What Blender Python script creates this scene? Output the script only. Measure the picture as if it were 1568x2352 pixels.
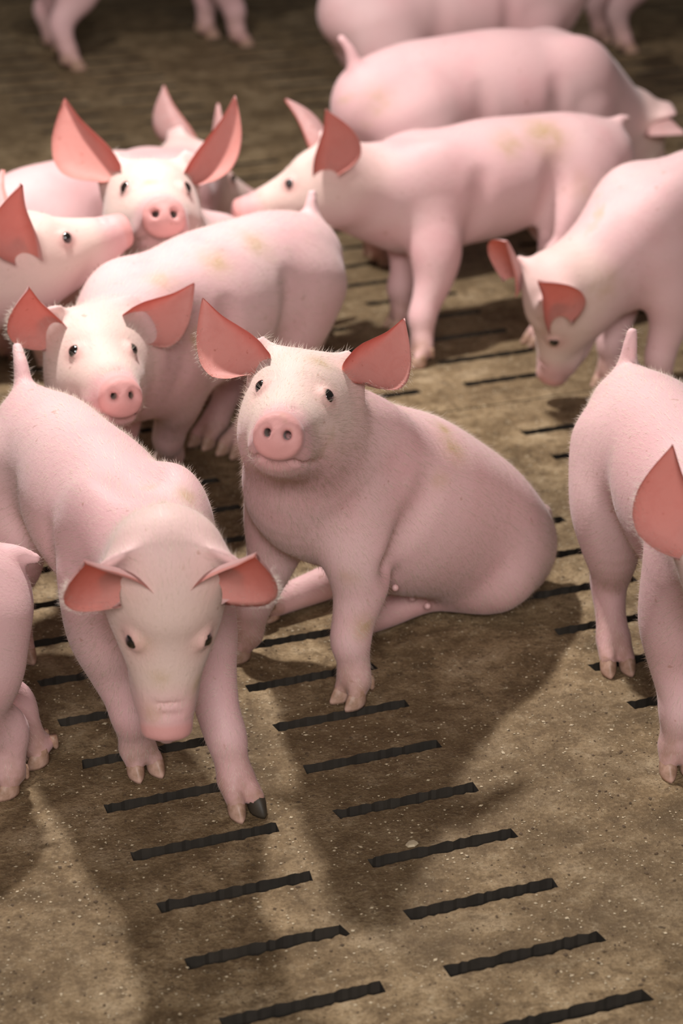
import bpy, math, random
import numpy as np
from mathutils import Matrix, Vector

random.seed(4)
rng = np.random.default_rng(11)
for o in list(bpy.data.objects):
    bpy.data.objects.remove(o)
scene = bpy.context.scene
COL = scene.collection

# ------------------------------------------------------------------ camera
cam_d = bpy.data.cameras.new('camera')
cam = bpy.data.objects.new('camera', cam_d)
COL.objects.link(cam)
cam.location = (-0.703240, -2.228016, 1.254209)
cam.rotation_euler = (1.155149, 0.009056, -0.357889)
cam_d.sensor_fit = 'VERTICAL'
cam_d.sensor_height = 36.0
cam_d.sensor_width = 24.0
cam_d.lens = 5200.0 * 36.0 / 2352.0
cam_d.clip_start = 0.05
cam_d.clip_end = 60
cam_d.dof.use_dof = True
cam_d.dof.focus_distance = 2.42
cam_d.dof.aperture_fstop = 4.5
cam_d.dof.aperture_blades = 8
scene.camera = cam

# ------------------------------------------------------------------ world, lamp, fill light, exposure
world = bpy.data.worlds.new('barn_air')
scene.world = world
world.use_nodes = True
bg = world.node_tree.nodes['Background']
bg.inputs[0].default_value = (1.0, 0.94, 0.90, 1)
bg.inputs[1].default_value = 0.085


def area_light(name, loc, target, sx, sy, power, color):
    d = bpy.data.lights.new(name, 'AREA')
    d.shape = 'RECTANGLE'
    d.size = sx
    d.size_y = sy
    d.energy = power
    d.color = color
    ob = bpy.data.objects.new(name, d)
    COL.objects.link(ob)
    ob.location = loc
    ob.rotation_euler = (Vector(target) - Vector(loc)).to_track_quat('-Z', 'Y').to_euler()
    return ob


area_light('ceiling_lamp', (0.02, 1.02, 2.15), (0.12, 0.5, 0), 0.11, 0.09, 64, (1.0, 0.965, 0.955))
area_light('camera_side_fill', (-1.5, -4.3, 2.75), (0.3, 0.5, 0.15), 1.8, 1.0, 165, (1.0, 0.965, 0.955))  # unseen soft fill behind the camera, added to brighten the near flanks

scene.cycles.max_bounces = 4
scene.cycles.diffuse_bounces = 2
scene.cycles.glossy_bounces = 2
scene.cycles.transmission_bounces = 3

scene.view_settings.view_transform = 'Standard'
scene.view_settings.look = 'None'
scene.view_settings.exposure = 0.08
scene.view_settings.gamma = 1.0
scene.view_settings.use_curve_mapping = False


# ------------------------------------------------------------------ material helpers
def new_mat(name):
    m = bpy.data.materials.new(name)
    m.use_nodes = True
    nt = m.node_tree
    return m, nt, nt.nodes['Principled BSDF'], nt.nodes['Material Output']


def N(nt, kind, **kw):
    n = nt.nodes.new(kind)
    for k, v in kw.items():
        setattr(n, k, v)
    return n


def noise(nt, vec, scale, detail=4, rough=0.6, dist=0.0):
    detail = min(detail, 4)
    n = N(nt, 'ShaderNodeTexNoise')
    n.inputs['Scale'].default_value = scale
    n.inputs['Detail'].default_value = detail
    n.inputs['Roughness'].default_value = rough
    n.inputs['Distortion'].default_value = dist
    nt.links.new(vec, n.inputs['Vector'])
    return n.outputs['Fac']


def ramp(nt, fac, stops):
    r = N(nt, 'ShaderNodeValToRGB')
    els = r.color_ramp.elements
    while len(els) < len(stops):
        els.new(0.5)
    for e, (p, c) in zip(els, stops):
        e.position = p
        e.color = (c, c, c, 1) if not isinstance(c, (tuple, list)) else (c[0], c[1], c[2], 1)
    nt.links.new(fac, r.inputs['Fac'])
    return r.outputs['Color']


def mix(nt, fac, a, b, mode='MIX'):
    m = N(nt, 'ShaderNodeMix', data_type='RGBA', blend_type=mode)
    for sock, v in ((m.inputs[0], fac), (m.inputs[6], a), (m.inputs[7], b)):
        if isinstance(v, bpy.types.NodeSocket):
            nt.links.new(v, sock)
        elif isinstance(v, (tuple, list)):
            sock.default_value = (v[0], v[1], v[2], 1)
        else:
            sock.default_value = v
    return m.outputs[2]


def math_n(nt, op, a, b=0.0):
    m = N(nt, 'ShaderNodeMath', operation=op)
    for sock, v in ((m.inputs[0], a), (m.inputs[1], b)):
        if isinstance(v, bpy.types.NodeSocket):
            nt.links.new(v, sock)
        else:
            sock.default_value = v
    return m.outputs[0]


def bump(nt, height, strength, dist, bsdf):
    b = N(nt, 'ShaderNodeBump')
    b.inputs['Strength'].default_value = strength
    b.inputs['Distance'].default_value = dist
    nt.links.new(height, b.inputs['Height'])
    nt.links.new(b.outputs['Normal'], bsdf.inputs['Normal'])
    return b


def skin_material(name, base, hairy, seed, stain):
    """pig skin: attribute 'mask' r = bare pink skin, g = grime plus painted nostril shade, b = cream hair, a unused"""
    m, nt, b, out = new_mat(name)
    tc = N(nt, 'ShaderNodeTexCoord')
    mp = N(nt, 'ShaderNodeMapping')
    mp.inputs['Location'].default_value = (seed * 3.1, seed * 1.7, seed * 0.9)
    nt.links.new(tc.outputs['Object'], mp.inputs['Vector'])
    vec = mp.outputs['Vector']
    at = N(nt, 'ShaderNodeAttribute', attribute_name='mask')
    sep = N(nt, 'ShaderNodeSeparateColor')
    nt.links.new(at.outputs['Color'], sep.inputs[0])
    pinkm, grime_shade, cream = sep.outputs[0], sep.outputs[1], sep.outputs[2]
    col = mix(nt, ramp(nt, noise(nt, vec, 9, 3), [(0.35, 0.0), (0.7, 1.0)]), base, hairy)
    col = mix(nt, ramp(nt, noise(nt, vec, 4.5, 4, 0.6), [(0.45, 0.0), (0.75, 0.6)]), col, (0.62, 0.33, 0.335))
    col = mix(nt, math_n(nt, 'MULTIPLY', cream, 0.6), col, (0.77, 0.63, 0.51))
    col = mix(nt, pinkm, col, (0.66, 0.30, 0.27))
    # dried dung stains, each with a shape of its own
    st = ramp(nt, noise(nt, vec, 7.5, 6, 0.68, 0.4), [(stain, 0.0), (stain + 0.12, 1.0)])
    col = mix(nt, math_n(nt, 'MULTIPLY', st, 0.55), col, (0.46, 0.33, 0.16))
    blot = math_n(nt, 'MULTIPLY', at.outputs['Alpha'], ramp(nt, noise(nt, vec, 34, 5, 0.7, 0.5), [(0.30, 0.15), (0.62, 1.0)]))
    col = mix(nt, blot, col, (0.46, 0.31, 0.14))
    sp = ramp(nt, noise(nt, vec, 85, 2, 0.5), [(0.70, 0.0), (0.76, 1.0)])
    col = mix(nt, math_n(nt, 'MULTIPLY', sp, 0.45), col, (0.36, 0.17, 0.10))
    gn = math_n(nt, 'MULTIPLY', grime_shade, ramp(nt, noise(nt, vec, 45, 4), [(0.32, 0.15), (0.68, 1.0)]))
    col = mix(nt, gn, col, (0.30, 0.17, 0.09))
    nt.links.new(col, b.inputs['Base Color'])
    b.inputs['Roughness'].default_value = 0.60
    b.inputs['Subsurface Weight'].default_value = 0.0
    b.inputs['Subsurface Radius'].default_value = (1.0, 0.35, 0.2)
    b.inputs['Subsurface Scale'].default_value = 0.012
    b.inputs['Sheen Weight'].default_value = 0.15
    b.inputs['Sheen Roughness'].default_value = 0.4
    b.inputs['Specular IOR Level'].default_value = 0.24
    mp2 = N(nt, 'ShaderNodeMapping')
    mp2.inputs['Scale'].default_value = (0.35, 1.0, 0.55)
    nt.links.new(tc.outputs['Object'], mp2.inputs['Vector'])
    h = noise(nt, mp2.outputs['Vector'], 420, 3, 0.6)
    bump(nt, h, 0.28, 0.0012, b)
    return m


def ear_material():
    m, nt, b, out = new_mat('ear_skin')
    tc = N(nt, 'ShaderNodeTexCoord')
    vec = tc.outputs['Object']
    at = N(nt, 'ShaderNodeAttribute', attribute_name='mask')
    sep = N(nt, 'ShaderNodeSeparateColor')
    nt.links.new(at.outputs['Color'], sep.inputs[0])
    inner = sep.outputs[0]
    col = mix(nt, inner, (0.76, 0.50, 0.47), (0.74, 0.34, 0.29))
    ve = ramp(nt, noise(nt, vec, 38, 5, 0.7, 1.2), [(0.45, 0.0), (0.75, 1.0)])
    col = mix(nt, math_n(nt, 'MULTIPLY', ve, 0.35), col, (0.60, 0.20, 0.17))
    sp = ramp(nt, noise(nt, vec, 120, 2, 0.5), [(0.70, 0.0), (0.75, 1.0)])
    col = mix(nt, math_n(nt, 'MULTIPLY', sp, 0.5), col, (0.36, 0.10, 0.06))
    nt.links.new(col, b.inputs['Base Color'])
    b.inputs['Roughness'].default_value = 0.55
    b.inputs['Specular IOR Level'].default_value = 0.3
    tr = N(nt, 'ShaderNodeBsdfTranslucent')
    tr.inputs['Color'].default_value = (0.80, 0.23, 0.15, 1)
    ms = N(nt, 'ShaderNodeMixShader')
    ms.inputs[0].default_value = 0.36
    nt.links.new(b.outputs[0], ms.inputs[1])
    nt.links.new(tr.outputs[0], ms.inputs[2])
    nt.links.new(ms.outputs[0], out.inputs['Surface'])
    bump(nt, noise(nt, vec, 260, 3), 0.2, 0.001, b)
    return m


def bristle_material():
    m, nt, b, out = new_mat('bristle')
    b.inputs['Base Color'].default_value = (0.86, 0.76, 0.64, 1)
    b.inputs['Roughness'].default_value = 0.45
    b.inputs['Specular IOR Level'].default_value = 0.4
    tr = N(nt, 'ShaderNodeBsdfTranslucent')
    tr.inputs['Color'].default_value = (0.9, 0.8, 0.68, 1)
    ms = N(nt, 'ShaderNodeMixShader')
    ms.inputs[0].default_value = 0.4
    nt.links.new(b.outputs[0], ms.inputs[1])
    nt.links.new(tr.outputs[0], ms.inputs[2])
    nt.links.new(ms.outputs[0], out.inputs['Surface'])
    return m


def eye_material():
    m, nt, b, out = new_mat('eye')
    b.inputs['Base Color'].default_value = (0.012, 0.008, 0.006, 1)
    b.inputs['Roughness'].default_value = 0.06
    b.inputs['Coat Weight'].default_value = 1.0
    b.inputs['Coat Roughness'].default_value = 0.02
    return m


def hoof_material():
    m, nt, b, out = new_mat('hoof_horn')
    tc = N(nt, 'ShaderNodeTexCoord')
    f = noise(nt, tc.outputs['Object'], 70, 4)
    col = ramp(nt, f, [(0.3, (0.30, 0.17, 0.10)), (0.65, (0.56, 0.35, 0.27))])
    nt.links.new(col, b.inputs['Base Color'])
    b.inputs['Roughness'].default_value = 0.5
    bump(nt, f, 0.3, 0.002, b)
    return m


def concrete_material():
    m, nt, b, out = new_mat('dirty_concrete')
    geo = N(nt, 'ShaderNodeNewGeometry')
    vec = geo.outputs['Position']
    big = noise(nt, vec, 2.1, 6, 0.62, 0.4)
    mid = noise(nt, vec, 11, 8, 0.72, 0.3)
    spot = noise(nt, vec, 42, 6, 0.72)
    fine = noise(nt, vec, 230, 5, 0.75)
    col = ramp(nt, mid, [(0.32, (0.105, 0.066, 0.028)), (0.46, (0.215, 0.142, 0.070)), (0.56, (0.315, 0.218, 0.115)), (0.72, (0.47, 0.350, 0.210))])
    damp = ramp(nt, big, [(0.44, 0.0), (0.57, 1.0)])
    col = mix(nt, math_n(nt, 'MULTIPLY', damp, 0.55), col, (0.118, 0.076, 0.034))
    col = mix(nt, ramp(nt, spot, [(0.36, 0.75), (0.50, 0.0)]), col, (0.115, 0.072, 0.033))
    col = mix(nt, ramp(nt, spot, [(0.56, 0.0), (0.74, 0.55)]), col, (0.44, 0.345, 0.215))
    col = mix(nt, ramp(nt, fine, [(0.36, 0.55), (0.52, 0.0)]), col, (0.085, 0.054, 0.026))
    col = mix(nt, ramp(nt, fine, [(0.56, 0.0), (0.72, 0.5)]), col, (0.47, 0.38, 0.25))
    nt.links.new(col, b.inputs['Base Color'])
    nt.links.new(ramp(nt, big, [(0.35, 0.9), (0.65, 0.58)]), b.inputs['Roughness'])
    b.inputs['Specular IOR Level'].default_value = 0.3
    hh = math_n(nt, 'ADD', math_n(nt, 'MULTIPLY', fine, 0.35), math_n(nt, 'MULTIPLY', spot, 0.6))
    hh = math_n(nt, 'ADD', hh, math_n(nt, 'MULTIPLY', mid, 0.8))
    bump(nt, hh, 0.9, 0.008, b)
    return m


def plain_material(name, col, rough):
    m, nt, b, out = new_mat(name)
    tc = N(nt, 'ShaderNodeTexCoord')
    f = noise(nt, tc.outputs['Object'], 30, 4)
    c = ramp(nt, f, [(0.3, tuple(x * 0.7 for x in col)), (0.7, tuple(min(1, x * 1.25) for x in col))])
    nt.links.new(c, b.inputs['Base Color'])
    b.inputs['Roughness'].default_value = rough
    return m


M_EAR = ear_material()
M_BRISTLE = bristle_material()
M_EYE = eye_material()
M_HOOF = hoof_material()
M_CONC = concrete_material()
M_SLOT = plain_material('slot_grime_shade', (0.028, 0.021, 0.014), 0.8)  # manure-dark walls, with the slots' shade also put into the colour
M_TEAT = plain_material('teat_skin', (0.70, 0.42, 0.40), 0.5)
M_DUNG = plain_material('black_dung', (0.045, 0.034, 0.022), 0.6)
M_PIT = plain_material('pit_slurry', (0.012, 0.009, 0.006), 0.6)
M_CRUMB = plain_material('feed_crumb', (0.50, 0.40, 0.26), 0.8)


# ------------------------------------------------------------------ mesh helpers
def mesh_obj(name, verts, faces, mat, parent=None, smooth=True, kind=None):
    me = bpy.data.meshes.new(name)
    verts = np.asarray(verts, np.float32)
    if isinstance(faces, np.ndarray):
        nf, k = faces.shape
        me.vertices.add(len(verts))
        me.vertices.foreach_set('co', verts.ravel())
        me.loops.add(nf * k)
        me.loops.foreach_set('vertex_index', faces.astype(np.int32).ravel())
        me.polygons.add(nf)
        me.polygons.foreach_set('loop_start', np.arange(nf, dtype=np.int32) * k)
        me.polygons.foreach_set('loop_total', np.full(nf, k, np.int32))
        me.update(calc_edges=True)
        me.validate()
    else:
        me.from_pydata([tuple(v) for v in verts], [], faces)
        me.update()
    if smooth:
        me.polygons.foreach_set('use_smooth', np.ones(len(me.polygons), bool))
    me.materials.append(mat)
    ob = bpy.data.objects.new(name, me)
    COL.objects.link(ob)
    if parent:
        ob.parent = parent
    if kind:
        ob['kind'] = kind
    return ob


def set_mask(me, rgb, alpha=None):
    a = me.attributes.new('mask', 'FLOAT_COLOR', 'POINT')
    c = np.ones((len(me.vertices), 4), np.float32)
    c[:, :3] = rgb
    c[:, 3] = 0 if alpha is None else alpha
    a.data.foreach_set('color', c.ravel())


# ------------------------------------------------------------------ floor: slatted concrete panels over a pit
PITCH = 0.1
SLOT_W = 0.0185


def row_y(k):
    if k <= 6:
        return 0.1015 * k if k > 0 else 0.1 * k
    if k == 7:
        return 0.733
    return 0.83 + 0.1065 * (k - 8)


floor = bpy.data.objects.new('floor', None)
COL.objects.link(floor)
floor['kind'] = 'structure'
floor['label'] = 'brown dirty slatted concrete pen floor with rows of dark slots'


def slot_panel(x0, x1, y0, y1, cols, rows):
    """concrete panel with ragged slots cut right through it"""
    verts, faces = [], []
    depth = 0.09
    NX = 34

    def v(x, y, z=0.0):
        verts.append((x, y, z))
        return len(verts) - 1
    y0 += 0.0016; y1 -= 0.0016
    ys = [(row_y(k) - SLOT_W / 2, row_y(k) + SLOT_W / 2) for k in rows]
    # x breakpoints shared by every row of the panel
    xb = [x0]
    inslot = []
    for (a, c) in cols:
        xb.append(a); inslot.append(False)
        for i in range(1, NX + 1):
            xb.append(a + (c - a) * i / NX); inslot.append(True)
    xb.append(x1); inslot.append(False)
    yb = [y0]
    for (a, c) in ys:
        yb += [a, c]
    yb.append(y1)
    idx = {}
    slot_edge_x = set()
    for (a, c) in cols:
        slot_edge_x |= {round(a + (c - a) * i / NX, 6) for i in range(NX + 1)}
    for j, y in enumerate(yb):
        edge = 0 < j < len(yb) - 1
        for i, x in enumerate(xb):
            dx = dy = 0.0
            if edge and round(x, 6) in slot_edge_x:
                dy = random.gauss(0, 0.0006) + 0.0007 * math.sin(x * 190 + j * 2.3) + 0.0006 * math.sin(x * 410 + j)
                if random.random() < 0.04:
                    dy += random.choice((-1, 1)) * random.uniform(0.0008, 0.0026)
                if i > 0 and (not inslot[i - 1] or (i < len(inslot) and not inslot[i])):
                    dx = random.gauss(0, 0.0015)
                    dy *= 0.5
            idx[i, j] = v(x + dx, y + dy)
    nx, ny = len(xb), len(yb)
    hole = lambda i, j: 0 <= i < nx - 1 and inslot[i] and 0 < j < ny - 1 and j % 2 == 1
    for j in range(ny - 1):
        for i in range(nx - 1):
            if not hole(i, j):
                faces.append((idx[i, j], idx[i + 1, j], idx[i + 1, j + 1], idx[i, j + 1]))
    ntop = len(faces)
    low = {}

    def lo(i, j):
        if (i, j) not in low:
            x, y, z = verts[idx[i, j]]
            low[i, j] = v(x, y, -depth)
        return low[i, j]
    for j in range(1, ny - 1, 2):
        if j >= ny - 1:
            continue
        for i in range(nx - 1):
            if not hole(i, j):
                continue
            faces.append((idx[i, j], lo(i, j), lo(i + 1, j), idx[i + 1, j])[::-1])
            faces.append((idx[i, j + 1], idx[i + 1, j + 1], lo(i + 1, j + 1), lo(i, j + 1))[::-1])
            if not hole(i - 1, j):
                faces.append((idx[i, j], idx[i, j + 1], lo(i, j + 1), lo(i, j))[::-1])
            if not hole(i + 1, j):
                faces.append((idx[i + 1, j + 1], idx[i + 1, j], lo(i + 1, j), lo(i + 1, j + 1))[::-1])
    # outer walls
    for i in range(nx - 1):
        faces.append((idx[i, 0], lo(i, 0), lo(i + 1, 0), idx[i + 1, 0]))
        faces.append((idx[i + 1, ny - 1], lo(i + 1, ny - 1), lo(i, ny - 1), idx[i, ny - 1]))
    for j in range(ny - 1):
        faces.append((idx[0, j + 1], lo(0, j + 1), lo(0, j), idx[0, j]))
        faces.append((idx[nx - 1, j], lo(nx - 1, j), lo(nx - 1, j + 1), idx[nx - 1, j + 1]))
    ob = mesh_obj('concrete_panel', verts, faces, M_CONC, floor, smooth=False)
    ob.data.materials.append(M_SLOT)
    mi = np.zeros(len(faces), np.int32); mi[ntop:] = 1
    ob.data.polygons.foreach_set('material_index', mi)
    return ob


COLS = [(-1.31, -0.70, [(-1.21, -1.05), (-0.985, -0.825)])]
xpanels = [
    (-1.56, -0.945, [(-1.44, -1.28), (-1.215, -1.055)]),
    (-0.945, -0.316, [(-0.795, -0.635), (-0.57, -0.408)]),
    (-0.316, 0.279, [(-0.2236, -0.0642), (0.0, 0.1594)]),
    (0.279, 0.905, [(0.398, 0.5575), (0.634, 0.803)]),
    (0.905, 1.527, [(1.02, 1.18), (1.244, 1.404)]),
    (1.527, 2.15, [(1.642, 1.802), (1.866, 2.026)]),
    (2.15, 2.77, [(2.265, 2.425), (2.49, 2.65)]),
    (2.77, 3.39, [(2.885, 3.045), (3.11, 3.27)]),
]
ypanels = [(-1.64, -0.86, range(-15, -8)), (-0.86, 0.733, range(-8, 7)), (0.733, 2.375, range(8, 22)), (2.375, 4.0, range(23, 37)), (4.0, 5.6, range(38, 52))]
for (xa, xc, cols) in xpanels:
    for (ya, yc, rows) in ypanels:
        rr = [k for k in rows if ya + 0.03 < row_y(k) < yc - 0.03]
        slot_panel(xa, xc, ya, yc, cols, rr)
pit = mesh_obj('pit_bottom', [(-1.7, -1.8, -0.35), (3.5, -1.8, -0.35), (3.5, 5.7, -0.35), (-1.7, 5.7, -0.35)], [(0, 1, 2, 3)], M_PIT, floor)

wall_back = mesh_obj('wall_back', [(-3.2, 5.9, -.1), (5.0, 5.9, -.1), (5.0, 6.05, -.1), (-3.2, 6.05, -.1), (-3.2, 5.9, 2.9), (5.0, 5.9, 2.9), (5.0, 6.05, 2.9), (-3.2, 6.05, 2.9)],
                     [(0, 3, 2, 1), (4, 5, 6, 7), (0, 1, 5, 4), (1, 2, 6, 5), (2, 3, 7, 6), (3, 0, 4, 7)], plain_material('wall_plaster', (0.35, 0.32, 0.27), 0.8), smooth=False)
wall_back['kind'] = 'structure'
wall_back['label'] = 'plain grey plaster end wall of the pen room'

# ------------------------------------------------------------------ signed distance modelling of the piglets
D2R = math.pi / 180


def unit(v):
    v = np.asarray(v, float)
    return v / max(1e-9, np.linalg.norm(v))


class Vol:
    def __init__(self, lo, hi, h):
        self.h = h
        self.lo = np.asarray(lo, float)
        self.n = np.ceil((np.asarray(hi) - self.lo) / h).astype(int) + 1
        self.ax = [(self.lo[i] + h * np.arange(self.n[i])).astype(np.float32) for i in range(3)]

    def new(self):
        return np.full(self.n, 0.2, np.float32)

    def box(self, lo, hi):
        sl = []
        for i in range(3):
            a = max(0, int(math.floor((lo[i] - self.lo[i]) / self.h)))
            b = min(self.n[i], int(math.ceil((hi[i] - self.lo[i]) / self.h)) + 1)
            if b <= a:
                return None
            sl.append(slice(a, b))
        return tuple(sl)

    def pts(self, sl):
        return (self.ax[0][sl[0]][:, None, None], self.ax[1][sl[1]][None, :, None], self.ax[2][sl[2]][None, None, :])


MARG = 0.035


def seg(V, a, b, ra, rb, side, m=MARG):
    """tapered elliptic capsule; ra/rb = (side radius, other radius)"""
    a = np.asarray(a, float); b = np.asarray(b, float)
    R = max(ra[0], ra[1], rb[0], rb[1]) + m
    sl = V.box(np.minimum(a, b) - R, np.maximum(a, b) + R)
    if sl is None:
        return None
    X, Y, Z = V.pts(sl)
    ab = b - a
    L = np.linalg.norm(ab)
    t_ = ab / max(L, 1e-6)
    sd = unit(np.asarray(side) - t_ * np.dot(side, t_))
    up = np.cross(t_, sd)
    x, y, z = X - np.float32(a[0]), Y - np.float32(a[1]), Z - np.float32(a[2])
    al = x * np.float32(t_[0]) + y * np.float32(t_[1]) + z * np.float32(t_[2])
    t = np.clip(al / np.float32(L), 0, 1)
    over = al - t * np.float32(L)
    u = x * np.float32(sd[0]) + y * np.float32(sd[1]) + z * np.float32(sd[2])
    v = x * np.float32(up[0]) + y * np.float32(up[1]) + z * np.float32(up[2])
    ru = np.float32(ra[0]) + t * np.float32(rb[0] - ra[0])
    rv = np.float32(ra[1]) + t * np.float32(rb[1] - ra[1])
    rm = np.minimum(ru, rv)
    d = (np.sqrt((u / ru) ** 2 + (v / rv) ** 2 + (over / rm) ** 2) - 1) * rm
    return sl, d


def ellip(V, c, axes, r, m=MARG):
    c = np.asarray(c, float)
    R = max(r) + m
    sl = V.box(c - R, c + R)
    if sl is None:
        return None
    X, Y, Z = V.pts(sl)
    x, y, z = X - np.float32(c[0]), Y - np.float32(c[1]), Z - np.float32(c[2])
    q = 0
    for k in range(3):
        e = axes[:, k]
        q = q + ((x * np.float32(e[0]) + y * np.float32(e[1]) + z * np.float32(e[2])) / np.float32(r[k])) ** 2
    return sl, (np.sqrt(q) - 1) * np.float32(min(r))


def disc(V, c, axes, rx, ry, half, rnd, m=MARG):
    """rounded elliptic disc, axis = axes[:,0]"""
    c = np.asarray(c, float)
    R = max(rx, ry, half) + rnd + m
    sl = V.box(c - R, c + R)
    if sl is None:
        return None
    X, Y, Z = V.pts(sl)
    x, y, z = X - np.float32(c[0]), Y - np.float32(c[1]), Z - np.float32(c[2])
    e = axes
    u = [x * np.float32(e[0, k]) + y * np.float32(e[1, k]) + z * np.float32(e[2, k]) for k in range(3)]
    rm = min(rx, ry)
    rad = (np.sqrt((u[1] / np.float32(rx)) ** 2 + (u[2] / np.float32(ry)) ** 2) - 1) * np.float32(rm) + np.float32(rnd)
    axd = np.abs(u[0]) - np.float32(half - rnd)
    d = np.minimum(np.maximum(rad, axd), 0) + np.sqrt(np.maximum(rad, 0) ** 2 + np.maximum(axd, 0) ** 2) - np.float32(rnd)
    return sl, d


def umin(D, pr):
    if pr is not None:
        D[pr[0]] = np.minimum(D[pr[0]], pr[1])


def smin_arr(a, b, k):
    h = np.maximum(np.float32(k) - np.abs(a - b), 0) / np.float32(k)
    return np.minimum(a, b) - h * h * np.float32(k * 0.25)


def usmooth(D, pr, k):
    if pr is not None:
        D[pr[0]] = smin_arr(D[pr[0]], pr[1], k)


def carve(D, pr, k):
    if pr is not None:
        D[pr[0]] = -smin_arr(-D[pr[0]], pr[1], k)


def catmull(P, n):
    """P: (m, d) controls; n samples per interval; returns samples"""
    P = np.asarray(P, float)
    Q = np.vstack([2 * P[0] - P[1], P, 2 * P[-1] - P[-2]])
    out = []
    for i in range(1, len(Q) - 2):
        p0, p1, p2, p3 = Q[i - 1], Q[i], Q[i + 1], Q[i + 2]
        for t in np.linspace(0, 1, n, endpoint=False):
            out.append(0.5 * ((2 * p1) + (-p0 + p2) * t + (2 * p0 - 5 * p1 + 4 * p2 - p3) * t * t + (-p0 + 3 * p1 - 3 * p2 + p3) * t ** 3))
    out.append(Q[-2])
    return np.array(out)


def chain(V, D, ctrl, sides, n=4, k=None):
    """ctrl rows: x y z ru rv; sides: (m,3)"""
    C = catmull(np.hstack([np.asarray(ctrl, float), np.asarray(sides, float)]), n)
    for i in range(len(C) - 1):
        a, b = C[i], C[i + 1]
        pr = seg(V, a[:3], b[:3], np.maximum(a[3:5], 0.003), np.maximum(b[3:5], 0.003), (a[5:8] + b[5:8]) / 2)
        if k:
            usmooth(D, pr, k)
        else:
            umin(D, pr)


def surface_nets(D, lo, h):
    S = D < 0
    nx, ny, nz = D.shape
    corner = [(i, j, k) for i in (0, 1) for j in (0, 1) for k in (0, 1)]
    cnt = np.zeros((nx - 1, ny - 1, nz - 1), np.int8)
    for (i, j, k) in corner:
        cnt += S[i:nx - 1 + i, j:ny - 1 + j, k:nz - 1 + k]
    act = (cnt > 0) & (cnt < 8)
    I = np.argwhere(act)
    ids = np.full(act.shape, -1, np.int32)
    ids[act] = np.arange(len(I))
    acc = np.zeros((len(I), 3)); num = np.zeros(len(I))
    for ax in range(3):
        o1, o2 = [a for a in range(3) if a != ax]
        for p in (0, 1):
            for q in (0, 1):
                A = I.copy(); A[:, o1] += p; A[:, o2] += q
                B = A.copy(); B[:, ax] += 1
                da = D[A[:, 0], A[:, 1], A[:, 2]]; db = D[B[:, 0], B[:, 1], B[:, 2]]
                cr = (da < 0) != (db < 0)
                t = np.where(cr, da / np.where(cr, da - db, 1), 0)
                pos = A.astype(float); pos[:, ax] += t
                acc[cr] += pos[cr]; num[cr] += 1
    verts = acc / num[:, None] * h + lo
    faces = []
    for ax in range(3):
        o1, o2 = [(1, 2), (2, 0), (0, 1)][ax]
        sA = [slice(None)] * 3; sB = [slice(None)] * 3
        sA[ax] = slice(0, -1); sB[ax] = slice(1, None)
        a, b = S[tuple(sA)], S[tuple(sB)]
        E = np.argwhere(a != b)
        ok = (E[:, o1] > 0) & (E[:, o2] > 0) & (E[:, o1] < D.shape[o1] - 1) & (E[:, o2] < D.shape[o2] - 1)
        E = E[ok]
        inside = a[E[:, 0], E[:, 1], E[:, 2]]
        q = []
        for (u, w) in ((-1, -1), (0, -1), (0, 0), (-1, 0)):
            F = E.copy(); F[:, o1] += u; F[:, o2] += w
            q.append(ids[F[:, 0], F[:, 1], F[:, 2]])
        q = np.stack(q, 1)
        q[~inside] = q[~inside][:, ::-1]
        faces.append(q)
    faces = np.concatenate(faces)
    faces = faces[(faces >= 0).all(1)]
    return verts, faces


def smooth_mesh(v, f, it, lam=0.5):
    n = len(v)
    deg = np.zeros(n)
    e = np.concatenate([f[:, [0, 1]], f[:, [1, 2]], f[:, [2, 3]], f[:, [3, 0]]])
    deg += np.bincount(e[:, 0], minlength=n) + np.bincount(e[:, 1], minlength=n)
    for k in range(it):
        s = np.zeros_like(v)
        for c in range(3):
            s[:, c] = np.bincount(e[:, 0], v[e[:, 1], c], n) + np.bincount(e[:, 1], v[e[:, 0], c], n)
        v = v + (lam if k % 2 == 0 else -lam * 0.9) * (s / deg[:, None] - v)
    return v


def vert_normals(v, f):
    d1 = v[f[:, 2]] - v[f[:, 0]]
    d2 = v[f[:, 3]] - v[f[:, 1]]
    fn = np.cross(d1, d2)
    n = np.zeros_like(v)
    for k in range(4):
        for c in range(3):
            n[:, c] += np.bincount(f[:, k], fn[:, c], len(v))
    return n / np.maximum(1e-12, np.linalg.norm(n, axis=1))[:, None]


# ------------------------------------------------------------------ piglet skeleton
def rotz(a):
    c, s = math.cos(a), math.sin(a)
    return np.array([[c, -s, 0], [s, c, 0], [0, 0, 1.0]])


def hframe(yaw, pitch, roll):
    c, s = math.cos(pitch), math.sin(pitch)
    Pm = np.array([[c, 0, -s], [0, 1, 0], [s, 0, c]])
    c, s = math.cos(roll), math.sin(roll)
    Rm = np.array([[1, 0, 0], [0, c, -s], [0, s, c]])
    return rotz(yaw) @ Pm @ Rm


EYE = np.array([.057, .0380, .0250]); NOSE = np.array([.168, 0, -.024]); EARB = np.array([-.020, .044, .050])
DEF = dict(s=1., x=0., y=0., hd=0., zP=.275, zS=.27, L=.33, bend=0., arch=.02, ny=0., np=20., nl=.20, hy=0., hp=-20., hr=0.,
           feet={}, paths={}, ears={}, open={}, tail=(-.5, 0.15, .8), taillen=.06, hairs=6000, h=.0042, belly=1.0, girth=1.0, stains=(), teats=(), stain=.64, elen=.115, hide=(), earw=.87)


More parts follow.
